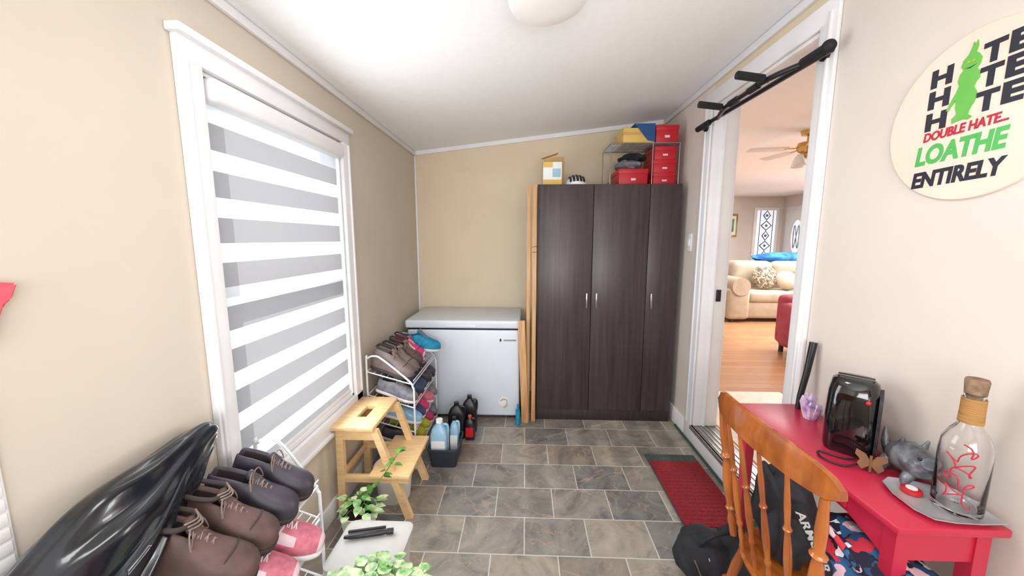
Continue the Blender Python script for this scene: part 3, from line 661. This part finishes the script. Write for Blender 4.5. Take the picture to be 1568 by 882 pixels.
# ---------------------------------------------------------------- shoes
def shoe(name,pos,L,mu,ms,h=.085,shaft=0,wid=.09,yaw=0,pitch=.3,accent=None,sole=.022,roll=0):
    b=B(name); hw=wid/2
    if shaft: st=[(0,.55,shaft),(.04,.68,shaft),(.14,.72,shaft),(.28,.72,shaft*.97),(.40,.74,shaft*.90),(.46,.78,h*1.10),(.56,.88,h*.84),(.7,1,h*.70),(.84,.95,h*.62),(.95,.70,h*.5),(1,.36,h*.25)]
    else: st=[(0,.55,h*.8),(.04,.72,h*.88),(.15,.8,h*.82),(.28,.78,h*.86),(.38,.8,h),(.46,.86,h*.92),(.56,.93,h*.78),(.7,1,h*.62),(.84,.92,h*.52),(.95,.66,h*.42),(1,.32,h*.2)]
    nk=13; rings=[]
    for i,(t,w,ht) in enumerate(st):
        op=1<=i<=4; r=[]
        for k in range(nk):
            ph=math.pi*k/(nk-1); e=.32 if (shaft and i<=4) else .55
            y=-hw*w*math.cos(ph); z=sole+ht*(max(0,math.sin(ph))**e)
            if op and 4<=k<=8:
                if k in(4,8): z=sole+ht*.9
                else: y*=.9; z=sole+ht*.35
            r.append((t*L,y,z))
        rings.append(r)
    t=bmesh.new(); V=[[t.verts.new(p) for p in r] for r in rings]
    iu=b.mi(mu); il=b.mi(M_lin); ia=b.mi(accent or mu)
    for i in range(len(V)-1):
        for k in range(nk-1):
            f=t.faces.new((V[i][k],V[i+1][k],V[i+1][k+1],V[i][k+1]))
            f.material_index= il if (1<=i<=3 and 3<k<8) else (ia if accent and (i in(5,6) and k in(1,2,9,10) or i==0 or (i==9)) else iu)
    t.faces.new(V[0]); t.faces.new(list(reversed(V[-1])))
    me=bpy.data.meshes.new('t'); bmesh.ops.recalc_face_normals(t,faces=list(t.faces)); t.to_mesh(me); t.free(); b.bm.from_mesh(me)
    out=[(q[0]*L,-hw*q[1]*1.06) for q in st]+[(q[0]*L,hw*q[1]*1.06) for q in reversed(st)]
    cx=L*.5
    b.loft([[(cx+(x-cx)*k,y*k,z) for x,y in out] for z,k in((0,.96),(.003,1.02),(sole*.6,1.03),(sole+.004,1.0))],ms)
    zt=lambda tt: sole+h*(1.0-.55*max(0,(tt-.4))/.3)
    b.tube([(L*.36,0,sole+(shaft or h)*1.0),(L*.45,0,zt(.45)+.006),(L*.6,0,zt(.6)-.0)],[.014,.016,.012],mu,8,sm=2)
    if shaft>.115:
        b.tube([(L*.02,-hw*.5,sole+shaft*.96),(L*.02,hw*.5,sole+shaft*.96),(L*.2,hw*.62,sole+shaft*.93),(L*.38,hw*.5,sole+shaft*.93),(L*.38,-hw*.5,sole+shaft*.93),(L*.2,-hw*.62,sole+shaft*.93),(L*.02,-hw*.5,sole+shaft*.96)],.007,M_soleb,8,sm=3)
        # toe rand seam
        b.tube([(L*.72,-hw*.99,sole+.012),(L*.76,-hw*.62,sole+h*.58),(L*.78,0,sole+h*.67),(L*.76,hw*.62,sole+h*.58),(L*.72,hw*.99,sole+.012)],.0022,M_soleb,6,sm=5)
    ml=M_lace if not accent else M_solew
    for i in range(5):
        tt=.43+.05*i; zz=zt(tt)+.012
        for s in(1,-1): b.tube([(L*tt,-.022*s,zz-.012),(L*(tt+.02),0,zz+.005),(L*(tt+.04),.022*s,zz-.016)],.0024,ml,6,sm=3)
    if not accent:
        b.tube([(L*.42,0,zt(.42)+.02),(L*.44,-.03,zt(.42)+.02),(L*.5,-.045,zt(.5)),(L*.46,-.02,zt(.46)+.012),(L*.43,.0,zt(.42)+.02),(L*.44,.03,zt(.42)+.018),(L*.5,.042,zt(.5)-.005),(L*.45,.01,zt(.45)+.015)],.0022,ml,6,sm=3)
    if accent and wid>.104:
        for s in(1,-1): # raised N-shaped side panel
            yy=lambda tt:s*hw*(.93 if tt<.5 else .97)
            b.tube([(L*.34,yy(.34),sole+.006),(L*.38,yy(.38)*.93,sole+h*.55),(L*.47,yy(.47),sole+.008),(L*.50,yy(.5)*.93,sole+h*.5)],.0045,M_pinkd,6)
    if shaft>.115:
        for i in range(3):
            zz=sole+h*1.15+(shaft-h*1.15)*(.2+.33*i); xx=L*(.455-.02*i)
            b.tube([(xx-.012,-.024,zz),(xx+.008,0,zz+.004),(xx-.012,.024,zz+.008)],.0028,M_lace,6,sm=3)
    o=b.done(center=False,ang=60,sub=1)
    o.matrix_world=Matrix.Translation(pos)@Matrix.Rotation(yaw,4,'Z')@Matrix.Rotation(pitch,4,'Y')@Matrix.Rotation(roll,4,'X')
    return o

def rack(y0,y1,xb,xf,tiers,name='shoe_rack'):
    b=B(name); zt=tiers[0][0]+.10; zf=tiers[0][1]-.02
    for y in(y0,y1):
        b.tube([(xb,y,0),(xb,y,zt-.06),(xb+.01,y,zt-.015),(xb+.05,y,zt),(xb+.10,y,zt-.02),(xf-.03,y,zf+.05),(xf,y,zf),(xf+.005,y,zf-.06),(xf,y,0)],.006,M_wire,8,sm=4)
    for zb,zf_ in tiers:
        for x,z in((xb,zb),(xf,zf_)): b.cyl((x,y0,z),(x,y1,z),.004,M_wire,seg=8)
        b.cyl((xb,y0,zb),(xf,y0,zf_),.004,M_wire,seg=8); b.cyl((xb,y1,zb),(xf,y1,zf_),.004,M_wire,seg=8)
        for i in range(1,7):
            t=i/7; b.cyl((xb+(xf-xb)*t,y0,zb+(zf_-zb)*t),(xb+(xf-xb)*t,y1,zb+(zf_-zb)*t),.0022,M_wire,seg=6)
        b.cyl((xf+.004,y0,zf_+.025),(xf+.004,y1,zf_+.025),.003,M_wire,seg=6)
    return b.done()
rack(.45,1.20,-.975,-.755,[(.635,.555),(.505,.425),(.26,.18)])
rack(2.13,2.68,-.975,-.69,[(.64,.56),(.49,.41),(.33,.25),(.17,.09)])
P=.32
shoe('brown_boot',(-.965,.735,.660),.29,M_brown,M_soleb,h=.10,shaft=.135,wid=.116,pitch=P,yaw=.32)
shoe('brown_boot',(-.970,.850,.658),.275,M_brown,M_soleb,h=.098,shaft=.130,wid=.112,pitch=P,yaw=.28)
shoe('charcoal_shoe',(-.972,.968,.656),.265,M_char,M_soleb,h=.09,shaft=.105,wid=.108,pitch=P,yaw=.25)
shoe('charcoal_shoe',(-.972,1.078,.656),.255,M_char,M_soleb,h=.085,shaft=.10,wid=.104,pitch=P,yaw=.2)
shoe('pink_sneaker',(-.925,.975,.518),.285,M_pink,M_solew,h=.092,wid=.108,pitch=P,yaw=.32,accent=M_pinkd)
shoe('pink_sneaker',(-.935,.855,.518),.285,M_pink,M_solew,h=.092,wid=.108,pitch=P,yaw=.32,accent=M_pinkd)
shoe('navy_shoe',(-.94,.74,.515),.27,M_navy,M_solew,h=.085,wid=.1,pitch=P,yaw=.28)
P2=.28
shoe('taupe_boot',(-.965,2.19,.652),.27,M_taupe,M_soleb,h=.10,shaft=.13,wid=.11,pitch=P2,yaw=-.05)
shoe('taupe_boot',(-.965,2.30,.652),.27,M_taupe,M_soleb,h=.10,shaft=.12,wid=.11,pitch=P2,yaw=-.1)
shoe('brown_boot',(-.965,2.41,.652),.26,M_brown,M_soleb,h=.10,shaft=.12,wid=.10,pitch=P2)
shoe('pink_sneaker',(-.965,2.51,.655),.25,M_hot,M_solew,h=.10,shaft=.12,wid=.10,pitch=P2,accent=M_pinkd)
shoe('teal_sneaker',(-.92,2.60,.655),.29,M_teal,M_solew,h=.11,wid=.11,pitch=.12,yaw=.1)
for nm,y,m,s,yw in(('grey_shoe',2.19,M_grey,M_solew,-.1),('navy_shoe',2.29,M_navy,M_soleb,.1),('navy_shoe',2.39,M_navy,M_solew,-.1),('charcoal_shoe',2.50,M_char,M_soleb,.05),('charcoal_shoe',2.61,M_char,M_soleb,0)):
    shoe(nm,(-.94,y,.502),.27,m,s,h=.09,wid=.10,pitch=P2,yaw=yw)
for nm,y,m,s,yw in(('blue_shoe',2.19,M_jug,M_solew,.1),('blue_shoe',2.29,M_navy,M_solew,0),('pink_sneaker',2.40,M_hot,M_pinkd,-.1),('pink_sneaker',2.50,M_pink,M_solew,.1),('grey_shoe',2.61,M_grey,M_solew,0)):
    shoe(nm,(-.93,y,.342),.27,m,s,h=.085,wid=.10,pitch=P2,yaw=yw)
for nm,y,m,s in(('charcoal_shoe',2.2,M_char,M_solew),('lime_slipper',2.31,M_yel,M_yel),('lime_slipper',2.42,M_yel,M_solew),('pink_sneaker',2.53,M_hot,M_solew),('grey_shoe',2.63,M_grey,M_soleb)):
    shoe(nm,(-.93,y,.182),.26,m,s,h=.08,wid=.1,pitch=P2)

# large glossy black bag slumped over the rack end against the wall
def bagloft(b,S,seed,amp=1.0,m=80,n=56):
    R=[]
    for i in range(m+1):
        u=i/m*(len(S)-1); k=min(int(u),len(S)-2); f=u-k
        p0,p1,p2,p3=S[max(k-1,0)],S[k],S[k+1],S[min(k+2,len(S)-1)]
        c=[.5*((2*p1[j])+(p2[j]-p0[j])*f+(2*p0[j]-5*p1[j]+4*p2[j]-p3[j])*f*f+(3*p1[j]-p0[j]-3*p2[j]+p3[j])*f**3) for j in range(5)]; ring=[]
        for q in range(n):
            a=2*math.pi*q/n; ca,sa=math.cos(a),math.sin(a); l=i/m
            v1=Vector((ca*1.2+seed,l*3.5,sa*1.2)); v2=Vector((ca*1.1+sa*.6,l*1.6+a*.0,sa*1.5+seed*2)); v3=Vector((ca*2.4,l*6+sa*2.4,sa*2.4+seed))
            rd=noise.noise(v2*1.4); rd=.5-math.sqrt(rd*rd+.006)*2.2
            fold=amp*(.12*noise.noise(v1)+.13*rd+.035*noise.noise(v3))
            ring.append((max(XL+.004,c[0]+max(c[3],.004)*ca*(1+fold*1.7)),c[1]+.02*fold,c[2]+max(c[4],.006)*sa*(1+fold*1.2)))
        R.append(ring)
    b.loft(R,M_vinyl)
b=B('black_garbage_bag')
bagloft(b,[(-.92,.44,.71,.015,.03),(-.915,.48,.725,.045,.08),(-.91,.56,.74,.065,.125),(-.91,.65,.76,.072,.14),(-.915,.74,.785,.068,.12),(-.925,.82,.81,.055,.10),(-.93,.89,.84,.045,.078),(-.94,.945,.86,.036,.058),(-.943,.99,.874,.026,.038),(-.945,1.02,.878,.006,.01)],1.0,1.0,100,64)
bagloft(b,[(-.88,.46,.67,.01,.02),(-.862,.52,.69,.045,.06),(-.857,.60,.71,.05,.07),(-.862,.68,.745,.045,.055),(-.875,.76,.79,.035,.045),(-.895,.84,.835,.025,.03),(-.915,.91,.87,.01,.012)],5.3,1.2,80,48)
b.done(ang=75)

# ---------------------------------------------------------------- step stool
b=B('step_stool'); sx=-.985; Y0,Y1=1.70,2.07
b.box((sx,Y0,.485),(sx+.085,Y1,.507),M_pine,.004); b.box((sx+.135,Y0,.485),(sx+.22,Y1,.507),M_pine,.004)
b.box((sx+.08,Y0,.485),(sx+.14,Y0+.12,.507),M_pine,.002); b.box((sx+.08,Y1-.12,.485),(sx+.14,Y1,.507),M_pine,.002)
b.box((sx+.19,Y0-.01,.235),(sx+.40,Y1+.01,.257),M_pine,.004)
for y in(Y0+.015,Y1-.045):
    for (a,c) in(((sx+.01,.0),(sx+.02,.486)),((sx+.36,0),(sx+.20,.486))):
        b.loft([[(a[0],y,a[1]),(a[0]+.04,y,a[1]),(a[0]+.04,y+.028,a[1]),(a[0],y+.028,a[1])],[(c[0],y,c[1]),(c[0]+.04-.005,y,c[1]),(c[0]+.035,y+.028,c[1]),(c[0],y+.028,c[1])]],M_pine)
    b.box((sx+.03,y+.004,.195),(sx+.385,y+.022,.235),M_pine,.002); b.box((sx+.02,y+.004,.43),(sx+.22,y+.022,.485),M_pine,.002)
b.box((sx+.02,Y0+.03,.2),(sx+.035,Y1-.03,.235),M_pine,.002); b.box((sx+.015,Y0+.03,.44),(sx+.03,Y1-.03,.485),M_pine,.002)
b.done()

def pot(name,x,y,z,r,h,leaves,m,spread,seed,L=.05,height=.1,vine=None):
    random.seed(seed); b=B(name)
    b.lathe([(0,0),(r*.75,0),(r*.98,h*.9),(r,h),(r*.92,h),(r*.9,h*.88),(0,h*.88)],(x,y,z),M_pot,28); b.lathe([(0,h*.885),(r*.89,h*.885),(0,h*.9)],(x,y,z),M_soil,20)
    for i in range(leaves):
        a=random.uniform(0,6.28); rad=spread*random.random()**.6; hh=h+height*random.uniform(.15,1)*(1.1-rad/spread*.7)
        p=(x+rad*math.cos(a),y+rad*math.sin(a),z+hh)
        b.tube([(x+rad*.2*math.cos(a),y+rad*.2*math.sin(a),z+h*.88),(x+rad*.6*math.cos(a),y+rad*.6*math.sin(a),z+hh+.005),p],.0016,M_leaf,5,sm=2)
        leaf(b,p,(math.cos(a+random.uniform(-.6,.6)),math.sin(a+random.uniform(-.6,.6)),random.uniform(-.3,.3)),L*random.uniform(.7,1.2),L*.8,m)
    if vine:
        b.tube(vine,.002,M_leaf,6,sm=4)
        for q in vine[1:]:
            for j in range(3):
                a=random.uniform(0,6.28); leaf(b,(q[0]+random.uniform(-.01,.01),q[1],q[2]+random.uniform(-.02,.02)),(math.cos(a),math.sin(a),random.uniform(-.2,.5)),.042,.03,M_leaf)
    return b.done()
pot('potted_pothos',-.80,1.58,0,.085,.16,32,M_leafv,.10,3,.05,.09,vine=[(-.80,1.58,.15),(-.74,1.60,.24),(-.68,1.62,.32),(-.64,1.63,.38),(-.61,1.63,.43)])
pot('potted_ivy',-.48,1.00,.0,.10,.29,110,M_leafv,.16,5,.055,.10)
b=B('white_planter'); px,py=-.74,1.89
b.lathe([(0,0),(.085,0),(.105,.17),(.108,.19),(.098,.19),(.095,.17),(0,.17)],(px,py,0),M_pot,32); b.lathe([(0,.172),(.094,.172),(0,.176)],(px,py,0),M_soil,20)
b.done()
b=B('storage_tote')
b.loft([rr(-.59,1.245,.22,.19,.02,0.0),rr(-.59,1.245,.25,.22,.025,.27)],M_tote); b.loft([rr(-.59,1.245,.265,.235,.03,.265),rr(-.59,1.245,.27,.24,.03,.27),rr(-.59,1.245,.27,.24,.03,.283),rr(-.59,1.245,.25,.215,.03,.288),rr(-.59,1.245,.22,.18,.02,.286)],M_tote)
b.done()
b=B('folding_umbrella'); b.tube([(-.70,1.255,.300),(-.67,1.26,.300),(-.56,1.285,.300),(-.545,1.29,.300)],[.006,.010,.010,.007],M_black,12); b.cyl((-.545,1.29,.300),(-.52,1.295,.300),.011,M_black); b.cyl((-.70,1.29,.294),(-.56,1.32,.294),.0055,M_black); b.done()
b=B('dark_plastic_bin'); cx,cy=-.52,2.25
b.loft([rr(cx,cy,.16,.20,.02,.0),rr(cx,cy,.19,.24,.025,.12),rr(cx,cy,.20,.25,.025,.12),rr(cx,cy,.20,.25,.025,.13),rr(cx,cy,.18,.23,.025,.13),rr(cx,cy,.15,.19,.02,.01)],M_bin); b.done()
def jug(name,x,y,z,w,d,h,m,cap,label=None):
    b=B(name)
    b.loft([rr(x,y,w*.92,d*.92,.012,z),rr(x,y,w,d,.018,z+.01),rr(x,y,w,d,.018,z+h*.66),rr(x,y,w*.8,d*.8,.02,z+h*.8),rr(x,y,w*.35,d*.4,.012,z+h*.9),rr(x,y,w*.33,d*.38,.012,z+h*.92)],m)
    b.cyl((x,y,z+h*.92),(x,y,z+h),min(w,d)*.22,cap); b.tube([(x+w*.2,y,z+h*.88),(x+w*.48,y,z+h*.86),(x+w*.5,y,z+h*.66),(x+w*.44,y,z+h*.55)],.008,m,8,sm=3)
    if label: b.box((x-w*.4,y-d/2-.002,z+h*.15),(x+w*.4,y-d/2+.001,z+h*.55),label)
    b.done()
jug('washer_fluid_jug',-.555,2.22,.012,.11,.10,.28,M_jug,M_paper,M_paper)
jug('spray_bottle',-.475,2.31,.012,.06,.07,.25,M_jug,M_black,M_paper)
jug('motor_oil_jug',-.50,2.52,0,.12,.08,.27,M_black,M_black)
jug('motor_oil_jug',-.42,2.62,0,.11,.08,.28,M_black,M_black)
jug('motor_oil_jug',-.40,2.50,0,.07,.06,.18,M_black,M_orange,M_redbox)
b=B('blue_bottle'); b.lathe([(0,0),(.015,0),(.017,.01),(.017,.12),(.008,.14),(.008,.17),(0,.17)],(-.055,2.71,0),M_teal,16); b.done()
b=B('red_door_mat'); b.box((.81,1.70,0),(1.135,2.34,.006),M_greenmat,.002); b.box((.815,1.704,.002),(1.13,2.26,.012),M_redmat,.003)
for i in range(18): b.box((.825,1.72+i*.03,.011),(1.12,1.735+i*.03,.0135),M_redmat,.001)
b.done()
b=B('wall_file_rack'); X=XL
b.box((X,.50,.80),(X+.005,.61,1.17),M_white,.001)
for i in range(12): b.box((X+.005,.505,.815+i*.029),(X+.007,.605,.837+i*.029),M_paper,.0005)
b.done()
b=B('hanging_coral_cap'); b.cyl((X,.58,1.40),(X+.02,.58,1.40),.005,M_metal)
b.prism([(.55,1.385),(.672,1.365),(.66,1.335),(.648,1.325),(.635,1.29),(.62,1.255),(.56,1.245)],lambda u,v,w:(w,u,v),X+.002,X+.018,M_coral,bev=.004); b.done()

# ---------------------------------------------------------------- lights
W=bpy.data.worlds.new('World'); SC.world=W; W.use_nodes=True
nt=W.node_tree; bg=nt.nodes['Background']; bg.inputs['Color'].default_value=(.9,.95,1,1); bg.inputs['Strength'].default_value=1.8
def area(name,loc,rot,sx,sy,e,col=(1,1,1)):
    l=bpy.data.lights.new(name,'AREA'); l.shape='RECTANGLE'; l.size=sx; l.size_y=sy; l.energy=e; l.color=col
    o=bpy.data.objects.new(name,l); COL.objects.link(o); o.location=loc; o.rotation_euler=rot; return o
area('rear_fill_light',(.1,YR+.05,1.35),(math.radians(113),0,0),1.7,1.0,43,(.99,.99,1))  # added soft fill behind the camera, in place of light from unseen windows
area('ceiling_lamp_light',(.07,.9,2.2),(0,0,0),.5,.5,8,(1,.99,.98))
area('window_light',(XL+.05,1.58,1.25),(0,math.radians(-90),0),1.35,.8,13,(.95,.98,1))
area('living_light',(4.5,5,2.42),(0,0,0),3,3,190,(.96,.98,1))
area('living_window_light',(8.1,5.2,1.4),(0,math.radians(90),0),1.6,1.9,130,(.96,.985,1))
s=bpy.data.lights.new('sun','SUN'); s.energy=4.5; s.angle=.01; s.color=(1,.97,.92); so=bpy.data.objects.new('sun',s); COL.objects.link(so)
so.rotation_euler=Vector((.75,.35,-.6)).to_track_quat('-Z','Y').to_euler()

cam=bpy.data.cameras.new('camera'); co=bpy.data.objects.new('camera',cam); COL.objects.link(co)
cam.sensor_width=36; cam.lens=560/1568*36; cam.clip_start=.03
co.location=(0,0,1.45); co.rotation_euler=(math.radians(90-7.63),0,math.radians(2.13)); SC.camera=co
print('done')
